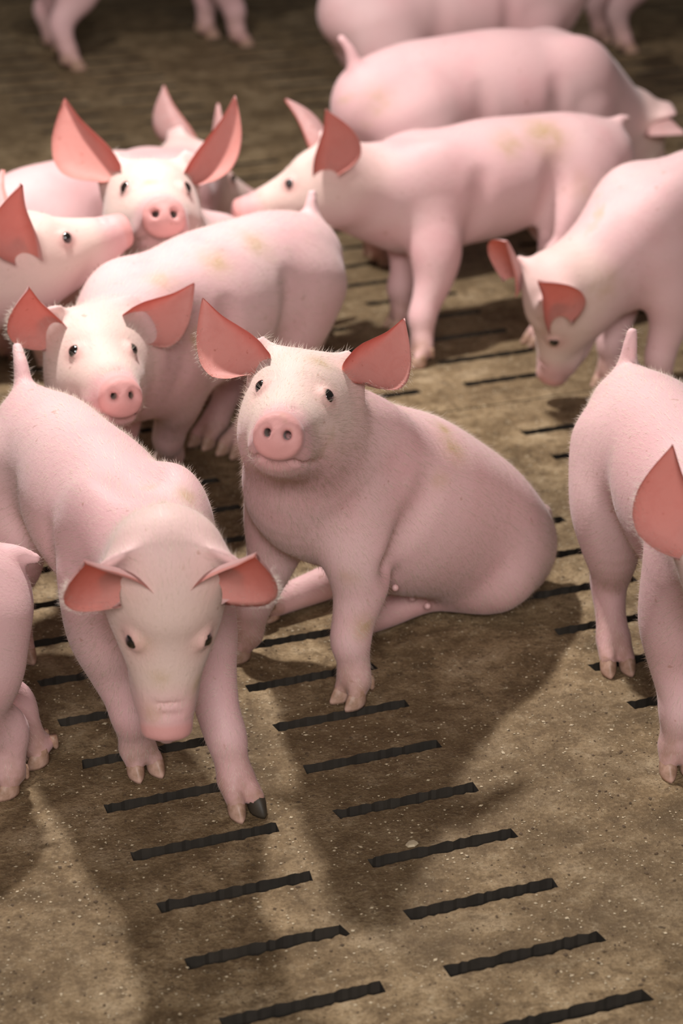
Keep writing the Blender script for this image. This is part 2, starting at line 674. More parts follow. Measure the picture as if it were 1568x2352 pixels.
def build_piglet(label, group, **kw):
    q = dict(DEF); q.update(kw)
    s = q['s']
    root = bpy.data.objects.new('piglet', None)
    COL.objects.link(root)
    root.empty_display_size = 0.1
    root.location = (q['x'], q['y'], 0)
    root.rotation_euler = (0, 0, q['hd'] * D2R)
    root['label'] = label
    root['category'] = 'pig'
    root['group'] = group
    Rw = rotz(q['hd'] * D2R)
    loc = lambda w: Rw.T @ (np.asarray(w, float) - [q['x'], q['y'], 0])   # world -> local
    f = np.array([1., 0, 0]); l = np.array([0, 1., 0]); zz = np.array([0, 0, 1.])
    zP, zS, L = q['zP'] * s, q['zS'] * s, q['L'] * s
    hor = math.sqrt(max(L * L - (zS - zP) ** 2, 1e-4))
    S = f * hor / 2 + zz * zS; P = -f * hor / 2 + zz * zP
    ax = unit(S - P); up = unit(zz - ax * ax[2])
    Mi = (S + P) / 2 + l * q['bend'] * s + up * q['arch'] * s
    a, pt = q['ny'] * D2R, q['np'] * D2R
    nd = np.array([math.cos(a) * math.cos(pt), math.sin(a) * math.cos(pt), math.sin(pt)])
    H = S + q['nl'] * s * nd
    R = hframe(q['hy'] * D2R, q['hp'] * D2R, q['hr'] * D2R)
    hp = lambda *v: H + R @ (np.asarray(v, float) * s)
    mir = np.array([1, -1, 1])

    # --- volume bounds
    legs = {}
    for key in ('FL', 'FR', 'HL', 'HR'):
        sg = 1 if key[1] == 'L' else -1
        if key in q['feet']:
            g = loc(q['feet'][key])
        elif key[0] == 'F':
            g = np.array([S[0] + .005 * s, sg * .058 * s, 0])
        else:
            g = np.array([P[0] - .015 * s, sg * .058 * s, 0])
        legs[key] = g
    allp = [P - ax * .14 * s, S, H, hp(.18, 0, -.03), P - .14 * s, P + .14 * s, S - .13 * s, S + .13 * s, H - .11 * s, H + .11 * s]
    allp += [g - .04 for g in legs.values()] + [g + .04 for g in legs.values()]
    for pth in q['paths'].values():
        for pp in pth:
            allp += [loc(pp[:3]) - .05, loc(pp[:3]) + .05]
    tb = P - ax * .092 * s + up * .058 * s
    td = unit(q['tail'])
    tip = tb + (ax * td[0] + l * td[1] + up * td[2]) * q['taillen'] * s
    allp += [tip - .02, tip + .02]
    lo = np.min(allp, 0) - .015; hi = np.max(allp, 0) + .015
    lo[2] = max(lo[2], -.012)
    V = Vol(lo, hi, q['h'])
    D = V.new()

    # --- torso and neck
    b = q['belly']
    hl = R[:, 1]
    c1, c2 = P * .6 + Mi * .4, Mi * .55 + S * .45
    c1 = c1 + up * .004 * s; c2 = c2 + up * .002 * s
    ctl = [(P - ax * .070 * s + up * .004 * s, .060, .070), (P, .084, .094), (c1 - up * .002 * s, .081 * b, .094 * b), (Mi - up * .012 * s, .094 * b, .106 * b),
           (c2 - up * .006 * s, .092, .105), (S, .084, .102), (S + nd * .4 * q['nl'] * s, .073, .088), (S + nd * .78 * q['nl'] * s, .064, .070)]
    sid = [l, l, l, l, l, l, unit(l * .6 + hl * .4), unit(l * .3 + hl * .7)]
    gi = q['girth']
    chain(V, D, [np.append(c, [ru * s * gi, rv * s * gi]) for c, ru, rv in ctl], sid, n=4, k=.012)
    # withers / shoulder blades
    for sg in (1, -1):
        usmooth(D, ellip(V, S + l * sg * .050 * s + up * .045 * s - ax * .01 * s, np.stack([ax, l, up], 1), (.060 * s, .034 * s, .062 * s)), .03)

    # flank fold in front of the ham, hollow behind the shoulder
    grooves = []
    for sg in (1, -1):
        if not q.get('sitting'):
            grooves.append((P + ax * .090 * s + l * sg * .103 * s + up * .040 * s, P + ax * .112 * s + l * sg * .095 * s - up * .085 * s, .0095 * s))
        grooves.append((S - ax * .085 * s + l * sg * .108 * s + up * .045 * s, S - ax * .070 * s + l * sg * .099 * s - up * .070 * s, .0095 * s))
    # --- legs
    foot_frames = {}
    for key, g in legs.items():
        sg = 1 if key[1] == 'L' else -1
        T = V.new()
        if key in q['paths']:
            pts = [(loc(pp[:3]), pp[3], pp[4]) for pp in q['paths'][key]]
            fd = unit(pts[-1][0] - pts[-2][0])
            chain(V, T, [np.append(c, [ru * s, rv * s]) for c, ru, rv in pts], [l] * len(pts), n=4)
            foot_frames[key] = (pts[-1][0], fd, 'lying')
            usmooth_all(D, T, .016)
            continue
        fdir = q.get('toe', {}).get(key, 0.0) * D2R
        fd = np.array([math.cos(fdir), math.sin(fdir), 0])
        if key[0] == 'F':
            A = S + l * sg * .050 * s - up * .012 * s
            lerp = lambda t, o=(0, 0, 0): A + (g - A) * t + (f * o[0] + l * sg * o[1]) * s
            pts = [(A, .046, .062), (lerp(.26, (-.012, .006)), .040, .050), (lerp(.45, (-.014, .004)), .029, .035), (lerp(.60, (-.004, 0)), .0225, .0255),
                   (lerp(.70, (.003, 0)), .0210, .0235), (lerp(.79, (0, 0)), .0165, .0178), (lerp(.875, (.0, 0)), .0188, .0190)]
        else:
            A = P + l * sg * .045 * s - up * .005 * s - ax * .012 * s
            lerp = lambda t, o=(0, 0, 0): A + (g - A) * t + (f * o[0] + l * sg * o[1]) * s
            pts = [(A, .052 * q['girth'], .082 * q['girth']), (lerp(.24, (.016, .008)), .050 * q['girth'], .072 * q['girth']), (lerp(.42, (.018, .006)), .034, .047), (lerp(.56, (-.004, 0)), .0245, .029),
                   (lerp(.66, (-.020, 0)), .0200, .025), (lerp(.79, (-.012, 0)), .0168, .0182), (lerp(.875, (-.004, 0)), .0188, .0190)]
        chain(V, T, [np.append(c, [ru * s, rv * s]) for c, ru, rv in pts], [l] * len(pts), n=5, k=.006)
        F = pts[-1][0]
        fl = np.array([-fd[1], fd[0], 0])
        for ts in (1, -1):
            tt = g + (fd * .0085 + fl * ts * .0122) * s + zz * .0165 * s
            usmooth(T, seg(V, F + fl * ts * .0075 * s, tt, (.0145 * s, .0155 * s), (.0104 * s, .0125 * s), fl), .005)
        usmooth(T, seg(V, F, g - fd * .010 * s + zz * .022 * s, (.016 * s, .015 * s), (.0145 * s, .011 * s), fl), .008)
        foot_frames[key] = (g, fd, 'standing')
        usmooth_all(D, T, .015 if key[0] == 'F' else .018)

    for (ga, gb, gr) in grooves:
        carve(D, seg(V, ga, gb, (gr * .6, gr * .6), (gr, gr), ax), .032)
    # --- tail
    T = V.new()
    mid = tb + (tip - tb) * .5 + up * .006 * s
    chain(V, T, [np.append(tb + ax * .03 * s - up * .012 * s, [.022 * s, .022 * s]), np.append(tb, [.0135 * s, .0135 * s]), np.append(mid, [.0095 * s, .0095 * s]), np.append(tip, [.0068 * s, .0068 * s])], [l + 1e-3 * f] * 4, n=3)
    usmooth_all(D, T, .016)

    # --- head
    T = V.new()
    usmooth(T, ellip(V, hp(-.006, 0, .008), R, (.076 * s, .060 * s, .061 * s)), .02)
    usmooth(T, ellip(V, hp(-.032, 0, .030), R, (.042 * s, .052 * s, .040 * s)), .025)
    chain(V, T, [np.append(hp(.025, 0, -.002), [.050 * s, .048 * s]), np.append(hp(.070, 0, -.014), [.0405 * s, .039 * s]), np.append(hp(.112, 0, -.0205), [.0300 * s, .030 * s]), np.append(hp(.152, 0, -.024), [.0248 * s, .0242 * s])], [hl] * 4, n=3, k=.01)
    for sg in (1, -1):
        usmooth(T, ellip(V, hp(.002, sg * .031, -.028), R, (.062 * s, .033 * s, .044 * s)), .022)
        usmooth(T, ellip(V, hp(-.034, sg * .030, .036), R, (.020 * s, .018 * s, .018 * s)), .02)     # ear root
        usmooth(T, ellip(V, hp(.105, sg * .022, -.040), R, (.032 * s, .014 * s, .014 * s)), .016)    # upper lip
    chain(V, T, [np.append(hp(.015, 0, -.046), [.042 * s, .030 * s]), np.append(hp(.080, 0, -.051), [.029 * s, .019 * s]), np.append(hp(.126, 0, -.050), [.019 * s, .013 * s])], [hl] * 3, n=3, k=.012)
    for sg, key in ((1, 'L'), (-1, 'R')):        # fleshy roots of the ears
        d = unit(q['ears'].get(key, (-.25, .62 * sg, .72))); op = unit(q['open'].get(key, (.9, .25 * sg, -.1)))
        en = unit(op - d * np.dot(op, d)); es = np.cross(d, en)
        eb = EARB * [1, sg, 1] + unit([0, sg * .7, .6]) * .005
        usmooth(T, seg(V, hp(*(eb - d * .012 - en * .010)), hp(*(eb + d * .026 - en * .0065)), (.026 * s, .013 * s), (.020 * s, .0055 * s), R @ es), .014)
    Rn = R @ hframe(0, -6 * D2R, 0)
    usmooth(T, disc(V, hp(.1585, 0, -.0235), Rn, .0272 * s, .0250 * s, .0085 * s, .0045 * s), .006)
    # snout wrinkle, mouth, sockets, nostrils
    for sg in (1, -1):
        pth = [hp(.146, sg * .016, -.0475), hp(.118, sg * .030, -.049), hp(.095, sg * .037, -.050), hp(.078, sg * .042, -.049)]
        for u0, u1 in zip(pth[:-1], pth[1:]):
            carve(T, seg(V, u0, u1, (.0022 * s, .0022 * s), (.0018 * s, .0018 * s), hl), .006)
        ec = EYE * [1, sg, 1]
        carve(T, ellip(V, hp(ec[0] + .012, ec[1] + sg * .015, ec[2] + .002), R, (.013 * s, .010 * s, .011 * s)), .012)
        usmooth(T, ellip(V, hp(ec[0] - .001, ec[1] - sg * .003, ec[2]), R, (.0128 * s, .0112 * s, .0108 * s)), .006)
        er = unit([.40, sg * .80, .44])
        t1 = unit(np.cross(er, [.1, 0, 1.]))
        Re = R @ np.stack([t1, er, np.cross(t1, er)], 1)
        carve(T, ellip(V, hp(*(ec + er * .0085)), Re, (.0094 * s, .0088 * s, .0074 * s)), .003)
        carve(T, seg(V, hp(.172, sg * .0112, -.0205), hp(.136, sg * .0095, -.0225), (.0048 * s, .0058 * s), (.0042 * s, .0046 * s), hl), .003)
    for xx in (.140, .128):
        carve(T, seg(V, hp(xx, .018, .0065 - (xx - .128) * .12), hp(xx, -.018, .0065 - (xx - .128) * .12), (.0018 * s, .0018 * s), (.0018 * s, .0018 * s), R[:, 2]), .004)
    usmooth_all(D, T, .024)
    # floor contact: nothing below the floor
    D = np.maximum(D, (0.0012 - V.ax[2])[None, None, :])
    for fn in q.get('extra', []):
        fn(V, D, dict(P=P, S=S, M=Mi, ax=ax, up=up, l=l, s=s, loc=loc, hp=hp))

    v, fc = surface_nets(D, V.lo, V.h)
    v = smooth_mesh(v, fc, 6)
    # keep the largest shell only is not needed: limbs always blend into the body
    n = vert_normals(v, fc)
    body = mesh_obj('body', v, fc, skin_material('piglet_skin', q.get('base', (0.69, 0.400, 0.397)), q.get('hairy', (0.74, 0.510, 0.490)), q['x'] * 7 + q['y'] * 3 + 1, q['stain']), root)

    # --- colour mask
    hv = (v - H) @ R / s
    g1 = lambda d, w: np.exp(-(d / w) ** 2)
    mk = np.zeros((len(v), 3), np.float32)
    headw = np.clip(1.15 - np.linalg.norm((hv - [.03, 0, 0]) / [.16, .1, .11], axis=1), 0, 1)
    headw = np.clip(headw * 1.8, 0, 1)
    near = np.linalg.norm(hv - [.155, 0, -.024], axis=1) < .046
    sn = np.clip((hv[:, 0] - .147) / .008, 0, 1) * near
    pk = sn * .80
    for sg in (1, -1):
        de = np.linalg.norm(hv - EYE * [1, sg, 1], axis=1)
        pk = np.maximum(pk, .60 * g1(de, .020))
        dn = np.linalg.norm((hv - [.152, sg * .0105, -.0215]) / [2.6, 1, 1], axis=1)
        mk[:, 1] = np.maximum(mk[:, 1], (dn < .0060) * 1.0)  # shade inside the nostrils, painted in through the green channel
    pk = np.maximum(pk, .30 * np.clip((hv[:, 0] - .10) / .04, 0, 1) * (np.linalg.norm(hv - [.12, 0, -.02], axis=1) < .065))
    low = np.clip((.085 - v[:, 2] / s) / .07, 0, 1)
    pk = np.maximum(pk, .18 * low)
    mk[:, 0] = pk
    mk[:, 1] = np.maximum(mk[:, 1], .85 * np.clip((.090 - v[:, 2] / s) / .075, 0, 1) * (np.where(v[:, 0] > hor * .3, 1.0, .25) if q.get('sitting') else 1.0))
    mk[:, 2] = headw * np.clip((hv[:, 2] + .055) / .05, 0, 1) * np.clip((.135 - hv[:, 0]) / .03, 0, 1) * .9
    al = np.zeros(len(v), np.float32)
    for (sx, sy, sz, sr, sa) in q['stains']:
        al = np.maximum(al, min(.95, sa * 1.45) * g1(np.linalg.norm(v - np.array([sx, sy, sz]), axis=1), sr))
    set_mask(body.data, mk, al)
    for (tx, ty, tz, nx_, ny_, nz_) in q['teats']:
        tn = np.array([nx_, ny_, nz_])
        sphere_obj('teat', np.array([tx, ty, tz]) + tn * .001, .0042, M_TEAT, root)

    # --- eyes
    for sg in (1, -1):
        ob = sphere_obj('eye', hp(*(EYE * [1, sg, 1] - np.array([.0005, sg * .0018, 0]))), .0094 * s, M_EYE, root)
    # --- ears
    for sg, key in ((1, 'L'), (-1, 'R')):
        d = q['ears'].get(key, (-.25, .62 * sg, .72))
        op = q['open'].get(key, (.9, .25 * sg, -.1))
        make_ear(root, hp, R, EARB * [1, sg, 1], unit(d), unit(op), sg, s, q['elen'] * float(np.linalg.norm(d)), q['earw'] if not isinstance(q['earw'], dict) else q['earw'][key], 600 if q['hairs'] > 15000 else 0)
    # --- hooves
    for key, (g, fd, mode) in foot_frames.items():
        if key in q['hide']:
            continue
        make_foot(root, g, fd, mode, s, q.get('dirty', {}).get(key, 0))
    # --- bristles
    nh = q['hairs']
    if nh:
        pick = rng.integers(0, len(v), nh)
        hvp = hv[pick]; vp = v[pick]; npk = n[pick]
        keep = (mk[pick, 0] < .5) & (vp[:, 2] > .03)
        hvp, vp, npk = hvp[keep], vp[keep], npk[keep]
        hw = headw[pick][keep][:, None]
        lw = np.clip((.15 * s - vp[:, 2]) / (.06 * s), 0, 1)[:, None] * (0 if q.get('sitting') else 1)
        flow = hw * (-R[:, 0] + R[:, 2] * .15) + (1 - hw) * ((1 - lw) * (-ax - up * .45) + lw * np.array([-.2, 0, -1.]))
        flow = flow - npk * (flow * npk).sum(1)[:, None]
        flow /= np.maximum(1e-6, np.linalg.norm(flow, axis=1))[:, None]
        dr = npk * .36 + flow * .9 + rng.normal(0, .16, vp.shape)
        dr /= np.linalg.norm(dr, axis=1)[:, None]
        ln = (rng.uniform(.007, .016, len(vp)) * s * (1 + .15 * hw[:, 0]))[:, None]
        sdv = np.cross(dr, npk)
        sdv = sdv / np.maximum(1e-6, np.linalg.norm(sdv, axis=1))[:, None] + rng.normal(0, .3, vp.shape)
        sdv /= np.linalg.norm(sdv, axis=1)[:, None]
        w = q.get('hairw', .00017)
        t0 = vp - npk * .0008
        vv = np.stack([t0 - sdv * w, t0 + sdv * w, t0 + dr * ln], 1).reshape(-1, 3)
        ff = np.arange(len(vv)).reshape(-1, 3)
        ho = mesh_obj('bristles', vv, ff, M_BRISTLE, root, kind='stuff')
        ho.data.normals_split_custom_set_from_vertices(np.repeat(npk, 3, 0).tolist())
    return root


def usmooth_all(D, T, k):
    m = T < 0.15
    sl = tuple(slice(int(i.min()), int(i.max()) + 1) for i in np.nonzero(m)) if m.any() else None
    if sl:
        D[sl] = smin_arr(D[sl], T[sl], k)


SPH = None


def sphere_obj(name, c, r, mat, parent):
    global SPH
    if SPH is None:
        vs, fs = [], []
        nu, nv = 16, 10
        for j in range(nv + 1):
            th = math.pi * j / nv
            for i in range(nu):
                ph = 2 * math.pi * i / nu
                vs.append((math.sin(th) * math.cos(ph), math.sin(th) * math.sin(ph), math.cos(th)))
        for j in range(nv):
            for i in range(nu):
                fs.append((j * nu + i, (j + 1) * nu + i, (j + 1) * nu + (i + 1) % nu, j * nu + (i + 1) % nu))
        SPH = mesh_obj(name, vs, fs, mat, parent)
        ob = SPH
    else:
        ob = bpy.data.objects.new(name, SPH.data)
        COL.objects.link(ob)
        ob.parent = parent
    ob.location = c
    ob.scale = (r, r, r)
    if ob.data.materials[0] != mat:
        ob.material_slots[0].link = 'OBJECT'
        ob.material_slots[0].material = mat
    return ob


def make_ear(root, hp, R, base, d, op, sg, s, elen, earw, hairy):
    nt, nv = 18, 15
    n = unit(op - d * np.dot(op, d))
    sd = np.cross(d, n) * 1.0
    base = base + unit([0, sg * .7, .6]) * .009
    # 'lateral' edge = the one further from the middle of the head / lower
    latdir = np.array([-.15, sg * .55, -.80])
    if np.dot(sd, latdir) < 0:
        sd = -sd
    ts = np.linspace(0, 1, nt)
    tt = np.array([0, .12, .3, .5, .7, .86, .95, 1.0])
    wl = np.interp(ts, tt, [.020, .043, .058, .057, .044, .024, .009, .0008]) * earw
    wm = np.interp(ts, tt, [.020, .024, .024, .018, .0095, .005, .0025, .0008]) * earw
    k3 = lambda w: np.convolve(np.pad(w, 1, mode='edge'), [.25, .5, .25], 'valid')
    wl, wm = k3(wl), k3(wm)
    wl[-1] = wm[-1] = .0006
    front, back = [], []
    for i, t in enumerate(ts):
        tl = t * 1.10 - .10
        cup = np.interp(t, [0, .25, .6, 1], [.024, .020, .012, .004])
        ctr = base + d * elen * tl + n * (.010 * t * t - .004 + .013 * (1 - t) ** 2) + sd * (.006 * math.sin(t * math.pi))
        rowf, rowb = [], []
        for j in range(nv):
            u = -1 + 2 * j / (nv - 1)
            w = wl[i] if u > 0 else wm[i]
            # medial rim curls over more at the base
            cu = cup * (1.25 if u < 0 else .9)
            x = sd * w * math.sin(u * 1.25) / math.sin(1.25)
            p = ctr + x + n * cu * (abs(u) ** 2.2)
            th = .0036 * (1 - .75 * abs(u) ** 3) * (1 - .6 * t)
            rowf.append(p)
            rowb.append(p - n * th - unit(x + 1e-6 * sd) * th * .3 * abs(u))
        front.append(rowf); back.append(rowb)
    fr = np.array(front).reshape(-1, 3); bk = np.array(back).reshape(-1, 3)
    vs = np.vstack([fr, bk])
    vs = np.array([hp(*p) for p in vs])
    m = nt * nv
    fs = []
    # orientation of the front sheet
    flip = np.dot(np.cross(d, sd), n) < 0
    for i in range(nt - 1):
        for j in range(nv - 1):
            a, b_, c, e = i * nv + j, i * nv + j + 1, (i + 1) * nv + j + 1, (i + 1) * nv + j
            q1 = (a, e, c, b_)
            q2 = (m + a, m + b_, m + c, m + e)
            if flip:
                q1, q2 = q1[::-1], q2[::-1]
            fs += [q1, q2]
        for j in (0, nv - 1):
            a, e = i * nv + j, (i + 1) * nv + j
            fs.append((a, m + a, m + e, e))
    for j in range(nv - 1):
        a = (nt - 1) * nv + j
        fs.append((a, a + 1, m + a + 1, m + a))
    ob = mesh_obj('ear', vs, fs, M_EAR, root)
    if hairy:
        nh = hairy
        ii = rng.integers(0, nt - 4, nh); jj = rng.choice([nv - 1, nv - 1, nv - 2, nv - 3], nh)
        bp = vs[m + ii * nv + jj] + rng.normal(0, .0018, (nh, 3))
        Rm = np.array([hp(1, 0, 0) - hp(0, 0, 0), hp(0, 1, 0) - hp(0, 0, 0), hp(0, 0, 1) - hp(0, 0, 0)]).T / s
        dw, nw, sw = Rm @ d, Rm @ n, Rm @ sd
        edge = np.where(jj > nv / 2, 1.0, -1.0)[:, None] * (np.abs(jj - nv / 2) > nv / 3)[:, None]
        dr = dw * .35 - nw * .45 + sw * edge * .8 + rng.normal(0, .22, (nh, 3))
        dr /= np.linalg.norm(dr, axis=1)[:, None]
        sv = np.cross(dr, rng.normal(0, 1, (nh, 3))); sv /= np.linalg.norm(sv, axis=1)[:, None]
        ln = rng.uniform(.0035, .0085, nh)[:, None] * s
        sv = np.where((np.cross(sv, dr)[:, 2] > 0)[:, None], sv, -sv)
        hv_ = np.stack([bp - sv * .00009, bp + sv * .00009, bp + dr * ln], 1).reshape(-1, 3)
        eb = mesh_obj('ear_bristles', hv_, np.arange(len(hv_)).reshape(-1, 3), M_BRISTLE, ob, kind='stuff')
        eb.data.normals_split_custom_set_from_vertices([(0.0, -0.3, 0.95)] * len(hv_))
    mk = np.zeros((len(vs), 3), np.float32)
    mk[:m, 0] = 1
    set_mask(ob.data, mk)
    return ob


CLAW = None
DEW = None


def make_foot(root, g, fd, mode, s, dirty=0):
    global CLAW, DEW
    fd = unit(fd)
    if mode == 'lying':
        xx = fd; zz = unit(np.array([0, 0, 1.]) - xx * xx[2]); yy = np.cross(zz, xx)
        zz, xx = -xx * -1.0, zz     # leg axis along the floor: sole faces along the leg
        B = np.stack([xx, yy, -fd], 1)
        org = g + fd * .034 * s
        if np.linalg.det(B) < 0:
            B[:, 1] *= -1
    else:
        xx = fd; zz = np.array([0, 0, 1.]); yy = np.cross(zz, xx)
        B = np.stack([xx, yy, zz], 1)
        org = g + zz * .0006
    if CLAW is None:
        vs, fs = [], []
        rings = [(0.0, -.012, .0225, .0088), (.004, -.0125, .0232, .0098), (.011, -.0125, .0198, .0104), (.018, -.0118, .0150, .0100), (.024, -.0095, .0090, .0085)]
        K = 14
        for (z, xa, xc, w) in rings:
            for i in range(K):
                ph = 2 * math.pi * i / K
                cx = (xa + xc) / 2 + (xc - xa) / 2 * math.cos(ph)
                tp = 1 - .45 * max(0, math.cos(ph)) ** 2
                vs.append((cx, w * math.sin(ph) * tp, z))
        for r in range(len(rings) - 1):
            for i in range(K):
                fs.append((r * K + i, r * K + (i + 1) % K, (r + 1) * K + (i + 1) % K, (r + 1) * K + i))
        fs.append(tuple(range(K))[::-1]); fs.append(tuple(range((len(rings) - 1) * K, len(rings) * K)))
        me = bpy.data.meshes.new('hoof')
        me.from_pydata(vs, [], fs); me.update()
        me.polygons.foreach_set('use_smooth', np.ones(len(me.polygons), bool))
        me.materials.append(M_HOOF)
        CLAW = me
        vs, fs = [], []
        rings = [(0.0, .0022), (.004, .0042), (.012, .0055), (.020, .0050)]
        K = 8
        for (z, w) in rings:
            for i in range(K):
                ph = 2 * math.pi * i / K
                vs.append((w * math.cos(ph) - z * .15, w * math.sin(ph), z))
        for r in range(len(rings) - 1):
            for i in range(K):
                fs.append((r * K + i, r * K + (i + 1) % K, (r + 1) * K + (i + 1) % K, (r + 1) * K + i))
        fs.append(tuple(range(K))[::-1]); fs.append(tuple(range((len(rings) - 1) * K, len(rings) * K)))
        me = bpy.data.meshes.new('dewclaw')
        me.from_pydata(vs, [], fs); me.update()
        me.polygons.foreach_set('use_smooth', np.ones(len(me.polygons), bool))
        me.materials.append(M_HOOF)
        DEW = me
    for ts in (1, -1):
        for nm, me, off, yaw in (('hoof', CLAW, (.007, ts * .0123, 0), ts * 4), ('dewclaw', DEW, (-.0190, ts * .0105, .013), 180 - ts * 20)):
            ob = bpy.data.objects.new(nm, me)
            COL.objects.link(ob)
            ob.parent = root
            Bm = B @ rotz(yaw * D2R)
            p = org + B @ (np.array(off) * s)
            mt = Matrix([[*(Bm[i] * s), p[i]] for i in range(3)] + [[0, 0, 0, 1]])
            ob.matrix_local = mt
            if dirty == ts and nm == 'hoof':
                ob.material_slots[0].link = 'OBJECT'
                ob.material_slots[0].material = M_DUNG
                ob['label'] = 'hoof claw caked in black dung'


# ------------------------------------------------------------------ spilled feed and dried dung lying on the concrete
def in_slot(x, y):
    for (xa, xc, cols) in xpanels:
        for (a, c) in cols:
            if a - .003 < x < c + .003:
                k = round(y / .1015) if y < .68 else 8 + round((y - .83) / .1065)
                return abs(y - row_y(int(k))) < SLOT_W * .75
    return False


def scatter(name, count, sizes, mat, label, cat, ylim=(-.85, 1.3)):
    vs, fs = [], []
    base = [(1, 0, 0), (-1, 0, 0), (0, 1, 0), (0, -1, 0), (0, 0, .7), (0, 0, -.4)]
    tri = [(0, 2, 4), (2, 1, 4), (1, 3, 4), (3, 0, 4), (2, 0, 5), (1, 2, 5), (3, 1, 5), (0, 3, 5)]
    n = 0
    while n < count:
        y = random.uniform(*ylim); x = random.uniform(-.6, 1.1)
        if in_slot(x, y):
            continue
        n += 1
        r = random.uniform(*sizes) * random.uniform(.5, 1)
        a = random.uniform(0, 6.28)
        ca, sa = math.cos(a), math.sin(a)
        st = random.uniform(.6, 1.6)
        b0 = len(vs)
        for (bx, by, bz) in base:
            j = random.uniform(.7, 1.25)
            px, py = bx * r * st * j, by * r * j
            vs.append((x + px * ca - py * sa, y + px * sa + py * ca, .0002 + (bz + .35) * r * j * .7))
        fs += [tuple(b0 + i for i in t) for t in tri]
    ob = mesh_obj(name, vs, fs, mat, floor, smooth=False, kind='stuff')
    ob['label'] = label
    return ob


scatter('feed_crumbs', 16000, (.0006, .0021), M_CRUMB, 'tiny pale crumbs of spilled feed scattered over the concrete floor', 'feed')
scatter('dung_crumbs', 9000, (.0007, .0024), plain_material('dried_dung', (0.09, 0.055, 0.028), 0.9), 'tiny dark crumbs of dried dung scattered over the concrete floor', 'dirt')

fl_v = [(-.006, -.004, .0004), (.001, -.0055, .0006), (.007, -.001, .0005), (.0045, .0045, .0009), (-.002, .005, .0006), (-.007, .001, .0004)]
fl_v += [(x * .8, y * .8, z + .0022) for x, y, z in fl_v]
flake = mesh_obj('husk_flake', fl_v, [tuple(range(6))[::-1], tuple(range(6, 12))] + [(i, (i + 1) % 6, (i + 1) % 6 + 6, i + 6) for i in range(6)], M_CRUMB, None, smooth=False)
flake.location = (0.052, -0.383, 0)
flake['label'] = 'small pale husk flake lying on the floor in front of a slot'
flake['category'] = 'flake'

# ------------------------------------------------------------------ the piglets
GROUP = 'pink piglets in the pen'
#PIGS_BEGIN
# hero
build_piglet('piglet sitting upright in the middle, looking at the camera with both ears spread', GROUP, s=0.9241, x=0.2198, y=0.0551, hd=-158.0643, zP=0.0981, zS=0.2742, L=0.332, bend=0.0, arch=0.018, ny=33.962, np=47.2902, nl=0.1688, hy=42.2735, hp=20.7997, hr=-6.7784, feet={'FL': (0.107, -0.074, 0.0), 'FR': (0.02, 0.083, 0.0)}, ears={'R': (-0.232, -0.707, 0.538), 'L': (-0.535, 0.417, 0.61)}, open={'L': (0.947, 0.178, -0.038), 'R': (0.947, -0.072, -0.038)}, stains=[[-0.016, 0.064, 0.263, 0.02, 0.75], [-0.025, 0.041, 0.278, 0.012, 0.6], [0.196, 0.073, 0.426, 0.012, 0.7], [0.148, 0.088, 0.098, 0.014, 0.6], [0.166, 0.082, 0.162, 0.012, 0.3], [0.272, 0.15, 0.362, 0.008, 0.6], [0.024, 0.083, 0.242, 0.012, 0.4]], teats=[[0.0728, 0.0603, 0.1124, 0.497, 0.744, 0.447], [-0.0142, -0.0008, 0.0481, 0.497, 0.744, 0.447], [-0.0323, 0.0073, 0.0342, 0.497, 0.744, 0.447]], sitting=1, h=0.003, hairs=42000, tail=(-0.5, 0, 0.2), belly=1.07, taillen=0.025, paths={'HL': [(0.36, 0.078, 0.085, 0.055, 0.068), (0.34, 0.06, 0.062, 0.05, 0.054), (0.308, 0.085, 0.045, 0.034, 0.036), (0.265, 0.1, 0.028, 0.023, 0.024), (0.215, 0.086, 0.022, 0.0195, 0.02), (0.18, 0.078, 0.02, 0.019, 0.019)], 'HR': [(0.36, 0.16, 0.085, 0.055, 0.07), (0.3, 0.185, 0.07, 0.046, 0.05), (0.245, 0.195, 0.045, 0.03, 0.032), (0.199, 0.191, 0.03, 0.025, 0.027), (0.13, 0.173, 0.024, 0.0205, 0.0215), (0.09, 0.163, 0.022, 0.02, 0.02)]})

# p2
build_piglet('piglet walking toward the camera at front left with its head lowered', GROUP, s=0.9199, x=-0.1671, y=0.0119, hd=-85.5498, zP=0.2788, zS=0.2693, L=0.33, bend=0.0, arch=0.02, ny=-11.5672, np=19.0027, nl=0.2, hy=-25.6205, hp=-71.1884, hr=-9.6069, feet={'FL': (-0.088, -0.255, 0.0), 'FR': (-0.165, -0.137, 0.0)}, ears={'R': (-0.225, -0.375, 0.808), 'L': (-0.263, 0.25, 0.843)}, open={'L': (0.137, 0.006, 0.718), 'R': (0.137, -0.119, 0.718)}, stains=[[0.354, -0.018, 0.209, 0.012, 0.5], [0.362, -0.061, 0.227, 0.012, 0.4], [0.189, 0.04, 0.333, 0.012, 0.5], [0.36, -0.074, 0.267, 0.01, 0.3], [0.357, -0.068, 0.188, 0.012, 0.3]], h=0.0034, hairs=32000, dirty={'FL': 1}, tail=(-0.7, 0.1, 0.7), girth=0.84)

